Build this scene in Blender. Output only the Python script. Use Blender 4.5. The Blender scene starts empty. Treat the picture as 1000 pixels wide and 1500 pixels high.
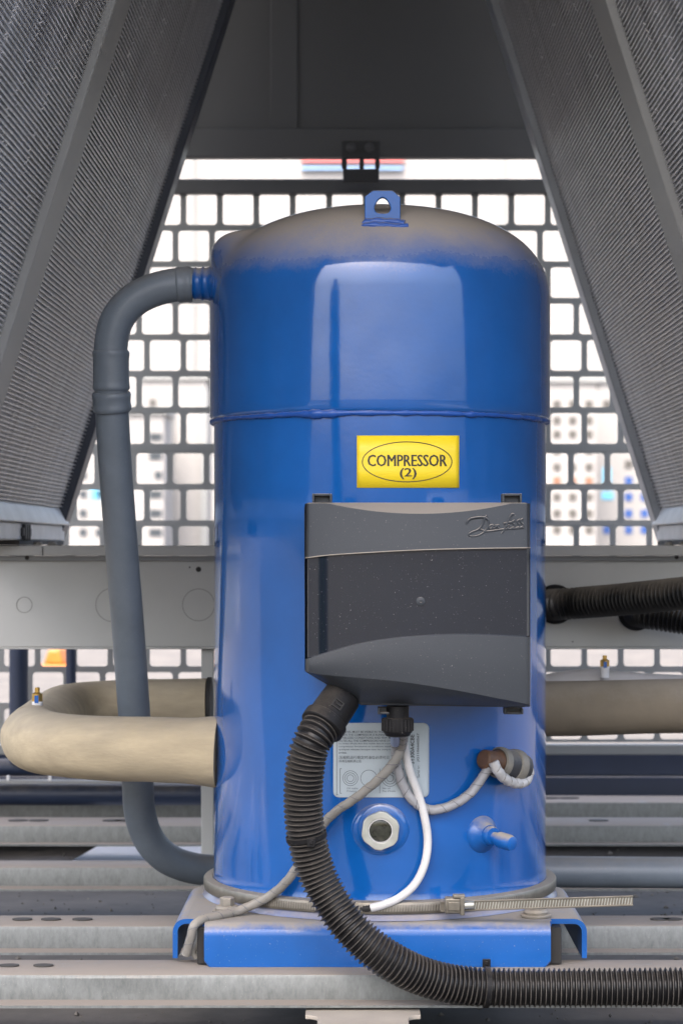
import bpy, bmesh, math, random
from mathutils import Vector, Matrix, noise
random.seed(7)
R_ = math.radians
scn = bpy.context.scene
COL = scn.collection

# ------------------------------------------------------------------ camera
ZC = 0.50                      # lens height above the ground
F = 3237.0                     # focal length in photo pixels (1000 x 1500)
VX, VY = 528.0, 800.0          # where the optical axis meets the photo
cd = bpy.data.cameras.new('camera'); cam = bpy.data.objects.new('camera', cd); COL.objects.link(cam)
cam.location = (0, 0, ZC); cam.rotation_euler = (R_(90), 0, 0)
cd.sensor_fit = 'VERTICAL'; cd.sensor_height = 36.0; cd.sensor_width = 24.0
cd.lens = F * 36.0 / 1500.0
cd.shift_x = -(VX - 500) / 1500.0; cd.shift_y = (VY - 750) / 1500.0
cd.clip_start = 0.05; cd.clip_end = 3000
cd.dof.use_dof = True; cd.dof.focus_distance = 2.18; cd.dof.aperture_fstop = 12
scn.camera = cam

# ------------------------------------------------------------------ light
SUN_EL, SUN_AZ = R_(62), R_(200)     # azimuth clockwise from +Y: behind the camera, a little left
w = bpy.data.worlds.new('World'); scn.world = w; w.use_nodes = True
nt = w.node_tree; bg = nt.nodes['Background']
sky = nt.nodes.new('ShaderNodeTexSky'); sky.sky_type = 'NISHITA'; sky.sun_disc = False
sky.sun_elevation = SUN_EL; sky.sun_rotation = SUN_AZ
sky.air_density = 1.0; sky.dust_density = 8.0; sky.ozone_density = 1.0
nt.links.new(sky.outputs[0], bg.inputs[0]); bg.inputs[1].default_value = 0.15
sl = bpy.data.lights.new('sun', 'SUN'); sun = bpy.data.objects.new('sun', sl); COL.objects.link(sun)
sl.energy = 0.5; sl.angle = R_(18); sl.color = (1, .985, .965)
sd = Vector((math.sin(SUN_AZ)*math.cos(SUN_EL), math.cos(SUN_AZ)*math.cos(SUN_EL), math.sin(SUN_EL)))
sun.rotation_euler = sd.to_track_quat('Z', 'Y').to_euler(); sun.location = (0, -3, 6)
scn.view_settings.view_transform = 'Standard'; scn.view_settings.look = 'None'
scn.view_settings.exposure = 2.48; scn.view_settings.gamma = 1

# ------------------------------------------------------------------ helpers
def P(x, y, Y):                # a measured photo point at a known distance
    return Vector(((x-VX)*Y/F, Y, ZC + (VY-y)*Y/F))
CX, CY, RB = 0.0208, 2.40, 0.1795     # compressor axis and body radius
def cyl(x, y, off=0.0, R=RB):  # the point of the shell seen at a photo point, raised by off
    r = R + off; dx = (x-VX)/F; dz = (VY-y)/F
    a = dx*dx + 1; b = -2*(dx*CX + CY); c = CX*CX + CY*CY - r*r
    d = max(b*b - 4*a*c, 0); t = (-b - math.sqrt(d))/(2*a)
    return Vector((t*dx, t, ZC + t*dz))

class MB:
    def __init__(s): s.v = []; s.f = []
    def add(s, vs, fs):
        o = len(s.v); s.v += [Vector(q) for q in vs]; s.f += [tuple(i+o for i in f) for f in fs]; return s
    def box(s, x0, x1, y0, y1, z0, z1):
        return s.add([(x0,y0,z0),(x1,y0,z0),(x1,y1,z0),(x0,y1,z0),(x0,y0,z1),(x1,y0,z1),(x1,y1,z1),(x0,y1,z1)],
                     [(3,2,1,0),(4,5,6,7),(0,1,5,4),(1,2,6,5),(2,3,7,6),(3,0,4,7)])
    def prism(s, poly, vec):   # poly: 3D points, extruded along vec
        n = len(poly); vec = Vector(vec); p = [Vector(q) for q in poly]
        return s.add(p + [q+vec for q in p], [tuple(range(n-1,-1,-1)), tuple(range(n,2*n))] + [(i,(i+1)%n,(i+1)%n+n,i+n) for i in range(n)])
    def lathe(s, prof, c=(0,0,0), axis=(0,0,1), n=64, cap=True):
        ax = Vector(axis).normalized(); q = Vector((0,0,1)).rotation_difference(ax); c = Vector(c)
        vs = []; fs = []
        for r, z in prof:
            for k in range(n):
                a = 2*math.pi*k/n; vs.append(c + q @ Vector((r*math.cos(a), r*math.sin(a), z)))
        for i in range(len(prof)-1):
            for k in range(n):
                k2 = (k+1) % n; fs.append((i*n+k, i*n+k2, (i+1)*n+k2, (i+1)*n+k))
        if cap:
            fs.append(tuple(range(n-1,-1,-1))); m = (len(prof)-1)*n; fs.append(tuple(m+k for k in range(n)))
        return s.add(vs, fs)
    def tube(s, pts, r, n=16, cap=True, rf=None):
        pts = [Vector(p) for p in pts]; m = len(pts); vs = []; fs = []
        T = [(pts[min(i+1,m-1)] - pts[max(i-1,0)]).normalized() for i in range(m)]
        up = Vector((0,0,1)) if abs(T[0].z) < .9 else Vector((1,0,0))
        N = (up - T[0]*up.dot(T[0])).normalized(); L = 0
        for i in range(m):
            if i:
                N = (N - T[i]*N.dot(T[i])).normalized(); L += (pts[i]-pts[i-1]).length
            B = T[i].cross(N)
            for k in range(n):
                a = 2*math.pi*k/n
                rr = rf(L, a, i) if rf else (r[i] if isinstance(r, (list, tuple)) else r)
                vs.append(pts[i] + (N*math.cos(a) + B*math.sin(a))*rr)
        for i in range(m-1):
            for k in range(n):
                k2 = (k+1) % n; fs.append((i*n+k, i*n+k2, (i+1)*n+k2, (i+1)*n+k))
        if cap:
            fs.append(tuple(range(n-1,-1,-1))); fs.append(tuple((m-1)*n+k for k in range(n)))
        return s.add(vs, fs)
    def grid(s, rows):         # rows of equal length
        n = len(rows[0]); vs = [p for r in rows for p in r]
        return s.add(vs, [(i*n+j, (i+1)*n+j, (i+1)*n+j+1, i*n+j+1) for i in range(len(rows)-1) for j in range(n-1)])

def spline(ctrl, step=.004, closed=False):
    c = [Vector(p) for p in ctrl]; c = [2*c[0]-c[1]] + c + [2*c[-1]-c[-2]]; out = []
    for i in range(1, len(c)-2):
        p0,p1,p2,p3 = c[i-1:i+3]
        for k in range(24):
            t = k/24; out.append(.5*((2*p1)+(p2-p0)*t+(2*p0-5*p1+4*p2-p3)*t*t+(3*p1-p0-3*p2+p3)*t**3))
    out.append(c[-2]); res = [out[0]]; acc = 0
    for a, b in zip(out, out[1:]):
        L = (b-a).length
        if L == 0: continue
        pos = step - acc
        while pos <= L: res.append(a + (b-a)*(pos/L)); pos += step
        acc = (acc + L) % step
    if (res[-1]-out[-1]).length > step*.3: res.append(out[-1])
    return res

WLOC = {}
def obj(name, mb, mat, parent=None, smooth=35, bevel=0, seg=2, local=False):
    me = bpy.data.meshes.new(name)
    off = Vector((0,0,0)); o = bpy.data.objects.new(name, me); COL.objects.link(o)
    if parent is not None:
        o.parent = parent; off = WLOC[parent.name]
    elif not local:
        xs = [v.x for v in mb.v]; ys = [v.y for v in mb.v]
        off = Vector(((min(xs)+max(xs))/2, (min(ys)+max(ys))/2, min(v.z for v in mb.v))); o.location = off
    WLOC[o.name] = off
    if local: off = Vector((0,0,0))
    me.from_pydata([v-off for v in mb.v], [], mb.f)
    bm = bmesh.new(); bm.from_mesh(me)
    bmesh.ops.recalc_face_normals(bm, faces=bm.faces); bm.to_mesh(me); bm.free()
    me.materials.append(mat)
    if smooth:
        me.shade_smooth(); me.set_sharp_from_angle(angle=R_(smooth))
    if bevel:
        b = o.modifiers.new('bevel', 'BEVEL'); b.width = bevel; b.segments = seg; b.limit_method = 'ANGLE'; b.angle_limit = R_(40)
        b.harden_normals = False
    return o
def tag(o, label, cat, group=None):
    o['label'] = label; o['category'] = cat
    if group: o['group'] = group
    return o
def thing(name, loc, label, cat, group=None, rot=(0,0,0)):
    o = bpy.data.objects.new(name, None); COL.objects.link(o); o.empty_display_size = .05
    o.location = loc; o.rotation_euler = rot; WLOC[o.name] = Vector(loc)
    return tag(o, label, cat, group)
def struct(name, mb, mat, **k):
    o = obj(name, mb, mat, **k); o['kind'] = 'structure'; return o
def stuff(o): o['kind'] = 'stuff'; return o

def text_pts(body, bold=0.0, res=2):   # flat mesh of a string, scaled into the unit box
    cu = bpy.data.curves.new('t', 'FONT'); cu.body = body; cu.resolution_u = res; cu.offset = bold
    o = bpy.data.objects.new('t', cu); COL.objects.link(o)
    dg = bpy.context.evaluated_depsgraph_get(); me = bpy.data.meshes.new_from_object(o.evaluated_get(dg))
    vs = [(v.co.x, v.co.y) for v in me.vertices]; fs = [tuple(p.vertices) for p in me.polygons]
    COL.objects.unlink(o); bpy.data.objects.remove(o); bpy.data.curves.remove(cu); bpy.data.meshes.remove(me)
    if not vs: return [], []
    x0 = min(v[0] for v in vs); x1 = max(v[0] for v in vs); y0 = min(v[1] for v in vs); y1 = max(v[1] for v in vs)
    return [((a-x0)/(x1-x0), (b-y0)/(y1-y0)) for a, b in vs], fs

# ------------------------------------------------------------------ materials
def M(name, col, rough=.5, metal=0, var=.12, vs=9, bump=0, bs=300, dust=0, dcol=(.30,.265,.215), d0=.25, d1=.85,
      speck=0, ss=900, dn=.28, dsc=22, ddet=6, dfine=.05, coat=0, rv=.1, stretch=None, var2=0, v2s=60, spec=.5):
    m = bpy.data.materials.new(name); m.use_nodes = True; t = m.node_tree; N = t.nodes; Lk = t.links.new
    b = N['Principled BSDF']; tc = N.new('ShaderNodeTexCoord'); src = tc.outputs['Object']
    if stretch:
        mp = N.new('ShaderNodeMapping'); mp.inputs['Scale'].default_value = stretch; Lk(src, mp.inputs[0]); src = mp.outputs[0]
    def nz(sc, det=5, r=.6, s=None):
        n = N.new('ShaderNodeTexNoise'); n.inputs['Scale'].default_value = sc; n.inputs['Detail'].default_value = det
        n.inputs['Roughness'].default_value = r; Lk(s or src, n.inputs['Vector']); return n.outputs['Fac']
    def mr(v, a, b2, c, d):
        n = N.new('ShaderNodeMapRange'); n.inputs[1].default_value = a; n.inputs[2].default_value = b2
        n.inputs[3].default_value = c; n.inputs[4].default_value = d; Lk(v, n.inputs[0]); return n.outputs[0]
    def math2(op, a, b2):
        n = N.new('ShaderNodeMath'); n.operation = op
        for i, q in enumerate((a, b2)):
            if isinstance(q, (int, float)): n.inputs[i].default_value = q
            else: Lk(q, n.inputs[i])
        return n.outputs[0]
    def mix(f, a, b2):
        n = N.new('ShaderNodeMix'); n.data_type = 'RGBA'
        for i, q in ((0, f), (6, a), (7, b2)):
            if isinstance(q, tuple): n.inputs[i].default_value = (*q, 1)
            elif isinstance(q, (int, float)): n.inputs[i].default_value = q
            else: Lk(q, n.inputs[i])
        return n.outputs[2]
    f = mr(nz(vs), .3, .7, 0, 1)
    c = mix(f, tuple(x*(1-var) for x in col), tuple(min(x*(1+var), 1) for x in col))
    if var2:
        f2 = mr(nz(v2s, 3), .35, .65, 0, 1); c = mix(math2('MULTIPLY', f2, var2), c, tuple(min(x*1.6, 1) for x in col))
    r = mr(f, 0, 1, max(rough-rv*rough, .02), min(rough+rv*rough, 1))
    if speck:
        sp = mr(nz(ss, 1, .5, tc.outputs['Object']), .735-.05*speck, .80, 0, .45); c = mix(sp, c, (.42,.39,.35))
        r = math2('MAXIMUM', r, math2('MULTIPLY', sp, .8))
    if dust:
        g = N.new('ShaderNodeNewGeometry'); sx = N.new('ShaderNodeSeparateXYZ'); Lk(g.outputs['Normal'], sx.inputs[0])
        n1 = mr(nz(dsc, ddet, .7, tc.outputs['Object']), .3, .7, -dn, dn)
        n1 = math2('ADD', n1, mr(nz(420, 2, .5, tc.outputs['Object']), .3, .7, -dfine, dfine))
        df = mr(math2('ADD', sx.outputs[2], n1), d0, d1, 0, dust)
        c = mix(df, c, dcol); r = math2('MAXIMUM', r, math2('MULTIPLY', df, .95))
        if metal:
            Lk(math2('SUBTRACT', metal, math2('MULTIPLY', df, metal)), b.inputs['Metallic'])
    Lk(c, b.inputs['Base Color']); Lk(r, b.inputs['Roughness'])
    if metal and not dust: b.inputs['Metallic'].default_value = metal
    b.inputs['Specular IOR Level'].default_value = spec
    if coat: b.inputs['Coat Weight'].default_value = coat; b.inputs['Coat Roughness'].default_value = .05
    if bump:
        bn = N.new('ShaderNodeBump'); bn.inputs['Strength'].default_value = bump; bn.inputs['Distance'].default_value = .001
        Lk(nz(bs, 4), bn.inputs['Height']); Lk(bn.outputs[0], b.inputs['Normal'])
    return m

BLUE = (.005, .089, .335)
m_blue = M('blue_paint', BLUE, .09, var=.10, vs=14, bump=.10, bs=230, dust=.95, d0=.15, d1=.84, dn=.12, dsc=15, ddet=5, dfine=.03, speck=.0, ss=1100, coat=.8, dcol=(.35,.30,.24), spec=.4)
m_bluep = M('blue_plate_paint', BLUE, .3, var=.1, vs=20, bump=.08, bs=160, dust=.95, d0=.35, d1=.95, speck=.1, ss=700, dcol=(.30,.27,.225))
m_weld = M('weld_paint', (.012,.075,.33), .3, bump=.5, bs=140, dust=.7, d0=.4, d1=1)
m_box = M('charcoal_plastic', (.026,.0315,.039), .5, var=.08, bump=.12, bs=900, dust=1, d0=.34, d1=.68, dn=.10, speck=.1, ss=800, dcol=(.30,.265,.225))
m_gloss = M('glossy_black_panel', (.009,.0125,.020), .09, var=.1, speck=.15, ss=800, dust=0, spec=.7)
m_black = M('black_plastic', (.009,.009,.010), .5, spec=.2, speck=.1, dust=.25, d0=.5, d1=1.0, dcol=(.20,.175,.145))
m_cond = M('conduit_plastic', (.008,.008,.009), .34, spec=.3, dust=.30, d0=.5, d1=1.05, dn=.2, dcol=(.16,.14,.12), speck=0, ss=700)
m_pipe = M('grey_pipe_coating', (.135,.160,.185), .42, var=.16, vs=14, bump=.1, bs=260, dust=.55, d0=.3, d1=1, speck=.2, dcol=(.2,.18,.155))
m_ins = M('beige_insulation', (.41,.34,.225), .8, var=.16, vs=16, bump=.5, bs=110, dust=.45, d0=.3, d1=1, speck=.2, stretch=(1,4,4))
m_galv = M('galvanised_steel', (.165,.175,.17), .5, metal=.35, var=.22, vs=85, var2=.25, v2s=260, stretch=(1.6,1,.7), dust=.96, d0=.45, d1=.9, bump=.1, bs=200, speck=.4, dcol=(.26,.225,.19))
m_band = M('heater_band_steel', (.19,.175,.145), .4, metal=.7, var=.25, vs=60, dust=.7, d0=.2, d1=.9)
m_zinc = M('zinc_nut', (.44,.45,.41), .35, metal=.6, var=.15, vs=60)
m_bolt = M('dusty_bolt', (.27,.25,.215), .5, metal=.4, var=.2, vs=90, dust=.9, d0=.3, d1=.9)
m_beam = M('grey_beige_paint', (.43,.435,.415), .5, var=.07, vs=5, bump=.05, bs=400, dust=.6, d0=.3, d1=.9, speck=.12)
m_grille = M('grille_paint', (.24,.25,.25), .5, var=.05, dust=.3, d0=.3, d1=.9)
m_end = M('end_panel_paint', (.085,.087,.092), .5, var=.08, vs=4)
m_fin = M('aluminium_fins', (.42,.42,.425), .55, metal=.3, var=.5, vs=5, var2=.5, v2s=40, stretch=(1,9,.5), bump=.9, bs=90, rv=.2)
m_tube = M('aluminium_tubes', (.50,.50,.505), .42, metal=.35, var=.45, vs=5, var2=.6, v2s=18, stretch=(1,7,.6), rv=.3, speck=.7, ss=160)
m_strip = M('coil_cover_strip', (.30,.30,.29), .5, var=.06, dust=.2)
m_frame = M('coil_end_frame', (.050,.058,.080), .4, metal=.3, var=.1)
m_tray = M('tray_metal', (.74,.74,.745), .4, metal=.05, var=.12, vs=18)
m_navy = M('navy_paint', (.022,.034,.068), .4, var=.1, dust=.4)
m_dark = M('dark_steel', (.035,.036,.04), .55, var=.15, dust=.5)
m_rub = M('rubber', (.016,.015,.014), .7)
m_brass = M('brass', (.52,.34,.10), .3, metal=.9, var=.2, vs=200)
m_rust = M('rusty_clamp', (.10,.05,.026), .6, var=.35, vs=120)
m_strap = M('clamp_strap', (.21,.195,.165), .6, var=.2, vs=80, metal=.2)
m_yel = M('yellow_vinyl', (.80,.60,.018), .45, var=.03, vs=20)
m_ink = M('black_ink', (.022,.018,.01), .5)
m_lab = M('silver_label', (.41,.47,.50), .35, var=.03)
m_lab2 = M('label_ink', (.05,.055,.06), .5)
m_white = M('white_silicone', (.60,.59,.58), .35, var=.06, vs=40, speck=.2)
m_wrap = M('spiral_wrap', (.30,.30,.31), .38, var=.12, vs=70, speck=.4, dust=.5, d0=.4, d1=1)
m_grey = M('grey_cable', (.22,.21,.19), .5, var=.15, vs=60, dust=.7, d0=.1, d1=.9)
m_pins = M('lavender_sleeve', (.22,.28,.46), .4, var=.1)
m_glass = M('sight_glass_disc', (.028,.030,.022), .08, var=.7, vs=160, spec=.6)
m_conc = M('dirty_concrete', (.085,.078,.070), .85, var=.35, vs=5, var2=.35, v2s=28, bump=.8, bs=60)
m_wall = M('white_wall', (.27,.265,.26), .7, var=.04, vs=.05)
m_wwin = M('window_glass', (.05,.06,.07), .2, var=.3, vs=.3)
m_wwinb = M('blue_window_glass', (.03,.08,.26), .2, var=.2, vs=.3)
m_sky = M('light_blue_panel', (.12,.42,.62), .5)
m_redp = M('red_panel', (.55,.14,.13), .5)
m_bluel = M('pale_blue_panel', (.25,.42,.70), .5)
m_brn = M('brown_panel', (.20,.10,.06), .6)
m_paper = M('white_board', (.78,.76,.75), .7, var=.05)
m_orange = M('orange_plastic', (.42,.13,.012), .5)
m_green = M('green_paint', (.03,.20,.09), .45)

# ------------------------------------------------------------------ ground
g = MB(); n = 60
# the pad under the unit, gently uneven, in one sheet with the land out to the horizon
xs = [-1500,-300,-60,-12,-4] + [-2+i*.1 for i in range(41)] + [4,12,60,300,1500]
ys = [-1500,-300,-60,-10,-2,0] + [1+i*.08 for i in range(50)] + [6,9,15,30,80,300,1500]
g.grid([[(x, y, .006*noise.noise(Vector((x*6, y*6, 0))) if abs(x) < 2.1 and .9 < y < 5.1 else 0) for x in xs] for y in ys])
struct('ground', g, m_conc, local=True)
rd = MB(); rd.grid([[(x, y, .004) for x in (-60,-15,-5,-1.5,0,1.5,5,15,60)] for y in (-60,-15,-5,0,1.2,2.02)])
struct('paving', rd, M('dark_paving', (.024,.023,.023), .85, var=.3, vs=6, bump=.5, bs=120), local=True)  # dark ground sheet out of view, added to deepen the shell's reflections
gv = MB(); rg = random.Random(11)
for i in range(2600):
    x = rg.uniform(-1.0, 1.0); y = 1.95+1.75*rg.random(); r = .0014+.0035*rg.random()**6; q0 = Vector((x, y, r*.3+.0065*noise.noise(Vector((x*6,y*6,0)))))
    sc3 = [r*rg.uniform(.7,1.4) for _ in range(3)]; an = rg.random()*6.28
    pts = [(1,0,0),(-1,0,0),(0,1,0),(0,-1,0),(0,0,.8),(0,0,-.8)]
    vs = [q0+Vector(((a*math.cos(an)-b*math.sin(an))*sc3[0], (a*math.sin(an)+b*math.cos(an))*sc3[1], c*sc3[2])) for a, b, c in pts]
    gv.add(vs, [(0,2,4),(2,1,4),(1,3,4),(3,0,4),(2,0,5),(1,2,5),(3,1,5),(0,3,5)])
go = obj('gravel', gv, M('dirt_crumbs', (.13,.12,.105), .9, var=.6, vs=30), smooth=0, local=True); go['kind'] = 'stuff'; go['label'] = 'loose dirt and small stones scattered on the concrete under the rails'; go['category'] = 'gravel'
bo = MB(); q = [P(105,1260,3.4), P(297,1260,3.4), P(297,1238,3.6), P(150,1238,3.6)]
bo.prism([(v.x, v.y, .012) for v in q], (0,0,.004))
tag(obj('floor_board', bo, m_paper, bevel=.0005), 'flat pale board lying on the dirty concrete between the rails left of the post', 'board')

# ------------------------------------------------------------------ base rails (hat channels, front edge Y)
HR = .419
def rail(yf, yb, label):
    t = thing('base_rail', (0, (yf+yb)/2, ZC-HR-.026), label, 'rail', 'galvanised base rails')
    z1 = ZC-HR; z0 = z1-.025; k = .0025; r = .004
    prof = [(yf-.027,z0),(yf-.027,z0-k),(yf+k,z0-k),(yf+k,z1-k),(yb-k,z1-k),(yb-k,z0-k),(yb+.027,z0-k),(yb+.027,z0),(yb,z0),(yb,z1-r),(yb-r*.3,z1-r*.3),(yb-r,z1),(yf+r,z1),(yf+r*.3,z1-r*.3),(yf,z1-r),(yf,z0)]
    mb = MB(); L = 1.7
    N = 35
    for i in range(N+1):
        x = -L + 2*L*i/N
        mb.v += [Vector((x, y+.0007*noise.noise(Vector((x*7,y*90,z*90))), z+.0006*noise.noise(Vector((x*5+9,y*90,z*90))))) for y, z in prof]
    m = len(prof)
    for i in range(N):
        for k2 in range(m):
            a = i*m+k2; b2 = i*m+(k2+1)%m; mb.f.append((a, b2, b2+m, a+m))
    mb.f.append(tuple(range(m))); mb.f.append(tuple(N*m+i for i in reversed(range(m))))
    obj('channel', mb, m_galv, t, smooth=25)
    return t
r1 = rail(2.163, 2.242, 'front galvanised rail carrying the blue base plate, nearest the viewer')
r2 = rail(2.440, 2.512, 'second galvanised rail from the front, just behind the base plate edge')
r3 = rail(2.886, 2.948, 'third galvanised rail from the front, under the grey post')
r4 = rail(3.315, 3.420, 'fourth galvanised rail from the front, behind the pale floor board')
r5 = rail(3.617, 3.716, 'rearmost galvanised rail, just below the dark base beam')
m_slot = M('slot_shade', (.05,.046,.042), .8)
# slots in the rail tops: dark discs, the shade of the openings put into their colour
for rr, Y, pts in ((r1,2.205,[14,64]),(r2,2.478,[33,75,121]),(r3,2.92,[]),(r4,3.37,[27,57,165,183]),(r2,2.478,[966,984]),(r4,3.30,[]),(r5,3.67,[805,833]),(r4,3.37,[876])):
    for x in pts:
        X = (x-VX)*Y/F; mb = MB(); a = .0125*Y/2.2; b2 = .0045*Y/2.2
        mb.lathe([(1,0),(1,.0012)], n=20); mb.v = [Vector((X+v.x*a*.8, Y+v.y*b2*1.6, ZC-HR+.0002+v.z)) for v in mb.v]
        obj('slot_shade', mb, m_slot, rr)
# cross member plate running under the front rail towards the viewer
cm = MB(); z = ZC-.449
a = P(466,1476,2.13).x; b2 = P(597,1476,2.13).x
poly = [(a-.012,2.40),(a-.012,2.115)] + [(a-.012+.012*math.sin(i*math.pi/12), 2.115-.012*(1-math.cos(i*math.pi/12))) for i in range(1,7)] + [(a,1.7),(b2,1.7)] + [(b2+.012-.012*math.sin(i*math.pi/12), 2.115-.012*(1-math.cos(i*math.pi/12))) for i in range(6,0,-1)] + [(b2+.012,2.115),(b2+.012,2.40)]
cm.prism([(x,y,z-.004) for x, y in poly], (0,0,.004)); cm.box(a+.01,b2-.01,1.7,2.4,.001,z-.0045)
m_cross = M('dusty_beige_paint', (.33,.295,.25), .75, var=.12, vs=25, speck=.3)
tag(obj('cross_member', cm, m_cross, bevel=.0008), 'dusty grey cross member sticking out from under the front rail', 'cross member')

# ------------------------------------------------------------------ frame beam with trays and post
t = thing('frame_beam', (0, 2.93, ZC-.136), 'long grey painted beam with knockouts crossing behind the blue compressor', 'beam')
mb = MB(); yb = 2.90; z0 = P(0,951,yb).z; z1 = P(0,821,yb).z; L = 1.6
mb.box(-L, L, yb, yb+.003, z0+.003, z1); mb.box(-L, L, yb-.004, yb+.06, z0, z0+.0028)
obj('web', mb, m_beam, t, bevel=.0008)
mb = MB(); zt = P(0,799,2.88).z; zl = P(0,814,2.88).z
xs_ = P(63,0,2.88).x
mb.box(-L, xs_-.0006, 2.88, 2.96, zl, zt); mb.box(xs_+.0006, L, 2.88, 2.96, zl, zt)
obj('top_lip', mb, m_beam, t, bevel=.001)
mb = MB(); mb.box(-L, L, 2.893, 2.95, z1, zl-.0005); obj('lip_shadow', mb, m_grille, t)  # darker strip below the lip: the lip's shadow put into the colour
for (x, y, r) in ((36,886,12),(165,886,25),(291,886,24),(870,838,0)):
    if r == 0: continue
    c = P(x, y, yb); rr = r*yb/F; mb = MB()
    mb.lathe([(rr-.0011,0),(rr-.0011,.0009),(rr,.0009),(rr,0)], c=(c.x, yb+.0004, c.z), axis=(0,-1,0), n=40, cap=False)
    obj('knockout_ring', mb, M('knockout_edge', (.24,.24,.225), .6), t) if x == 36 else obj('knockout_ring', mb, bpy.data.materials['knockout_edge'], t)
for (x, y, r) in ((291,834,4),(40,817,3.2),(278,831,1.2),(838,940,1),(990,816,3.2)):
    Yh = yb if y > 822 else 2.893
    c = P(x, y, Yh); mb = MB(); mb.lathe([(r*yb/F, 0), (r*yb/F, .0008)], c=(c.x, Yh+.0002, c.z), axis=(0,-1,0), n=20)
    obj('bolt_hole', mb, m_rub, t)
# post under the beam
mb = MB(); mb.box(P(296,0,2.92).x, P(314,0,2.92).x, 2.905, 2.94, ZC-HR+.0005, z0-.0005)
tag(obj('support_post', mb, m_beam, bevel=.001), 'narrow grey post standing on the third rail left of the compressor, under the beam', 'post')

# ------------------------------------------------------------------ coils
ANG = math.atan(.317); XC = .4636
def coil(sg, y0, y1, label):
    t = thing('condenser_coil', (sg*XC, 0, ZC), label, 'coil', 'sloping condenser coils', rot=(0, -sg*ANG, 0))
    inn = -sg                                   # inner side along local x
    s0, s1 = .062, 1.42
    mb = MB(); NY, NS = 24, 60
    mb.box(*(sorted((-inn*.0022, -inn*.026))), y0, y1, s0, s1)
    obj('fin_pack', mb, m_fin, t, smooth=0, local=True)
    mb = MB(); p = .0054; k = 0
    nY = 14
    while s0 + k*p < s1-.004:
        s = s0 + k*p + .0006*noise.noise(Vector((k*3.1, y0, 0))); k += 1
        w2 = .0010; pr = .0016 if y0 < 2.3 else .0010
        # a gently wavering flat tube
        vs = []
        for j in range(nY+1):
            y = y0 + (y1-y0)*j/nY; dv = .0007*noise.noise(Vector((y*9, s*30, sg)))
            for (u, v) in ((-.003, -w2), (pr, -w2), (pr, w2), (-.003, w2)):
                vs.append((inn*u, y, s+v+dv))
        fs = [(j*4+a, j*4+(a+1) % 4, (j+1)*4+(a+1) % 4, (j+1)*4+a) for j in range(nY) for a in range(4)] + [(0,1,2,3), (nY*4+3,nY*4+2,nY*4+1,nY*4)]
        mb.add(vs, fs)
    stuff(obj('flat_tubes', mb, m_tube, t, smooth=0, local=True))
    # bent fin crumbs in paler metal, their sparkle put into the colour
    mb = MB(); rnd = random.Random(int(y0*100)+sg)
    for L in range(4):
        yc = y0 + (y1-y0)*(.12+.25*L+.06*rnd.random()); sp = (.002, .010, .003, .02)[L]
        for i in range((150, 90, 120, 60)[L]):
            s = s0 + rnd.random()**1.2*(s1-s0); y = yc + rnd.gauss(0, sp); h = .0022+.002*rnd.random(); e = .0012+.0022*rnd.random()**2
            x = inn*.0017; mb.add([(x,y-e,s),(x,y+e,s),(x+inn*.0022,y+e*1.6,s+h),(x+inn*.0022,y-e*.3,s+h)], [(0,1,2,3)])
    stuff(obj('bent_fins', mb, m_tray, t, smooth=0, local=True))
    return t, inn
cl = []
for sg, nm in ((-1,'left'),(1,'right')):
    t, inn = coil(sg, 1.90 if sg < 0 else 2.05, 2.395, 'near condenser coil on the %s, in front of the grey cover strip' % nm)
    t2, inn = coil(sg, 2.515, 3.295, 'far condenser coil on the %s, between the grey cover strip and the perforated grille' % nm)
    mb = MB()   # end frame of the far coil
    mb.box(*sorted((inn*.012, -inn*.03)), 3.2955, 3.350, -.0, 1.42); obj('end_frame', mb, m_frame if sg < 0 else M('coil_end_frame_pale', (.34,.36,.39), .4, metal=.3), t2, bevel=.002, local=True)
    c = thing('cover_strip', (sg*XC, 0, ZC), 'grey sheet metal strip covering the joint between the two %s coils' % nm, 'cover strip', 'coil cover strips', rot=(0, -sg*ANG, 0))
    mb = MB(); mb.box(*sorted((inn*.010, -inn*.02)), 2.400, 2.494, .05, 1.42); obj('face', mb, m_strip, c, bevel=.002, local=True)
    mb = MB(); mb.box(*sorted((inn*.004, -inn*.02)), 2.4945, 2.512, .05, 1.42); obj('flange', mb, m_strip, c, bevel=.001, local=True)
    # drip tray below
    tr = thing('coil_tray', (sg*.44, 2.45, ZC), 'pale metal tray under the %s coils, resting on the grey beam' % nm, 'tray', 'coil trays')
    X = lambda v: sg*v
    mb = MB()
    up = [(.437,.033),(.452,.064),(.52,.064),(.52,.031),(.437,.031)]
    mb.prism([(X(a), 1.6, ZC+b) for a, b in up], (0,1.725,0)); obj('upper_lip', mb, m_tray, tr, bevel=.002)
    mb = MB(); mb.box(*sorted((X(.444),X(.52))), 1.6, 3.32, ZC+.008, ZC+.0305); obj('side_wall', mb, m_tray, tr, bevel=.002)
    for yy in (2.3, 2.90):
        mb = MB()
        for q in range(3): mb.box(*sorted((X(.4385),X(.4435))), yy+q*.018, yy+.009+q*.018, ZC+.008, ZC+.029)
        mb.box(*sorted((X(.4400),X(.4436))), yy-.01, yy+.06, ZC+.013, ZC+.024)
        obj('clip', mb, m_dark, tr, bevel=.001)
    mb = MB(); mb.box(*sorted((X(.4425),X(.52))), 2.87, 3.30, ZC+.0015, ZC+.0078); obj('gasket', mb, m_rub, tr, bevel=.001)
    for yy in (2.95, 3.09):
        mb = MB(); mb.lathe([(.006,0),(.006,.003),(.004,.005)], c=(X(.43), yy, ZC+.0012), n=12); obj('screw', mb, m_bolt, tr)
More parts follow.
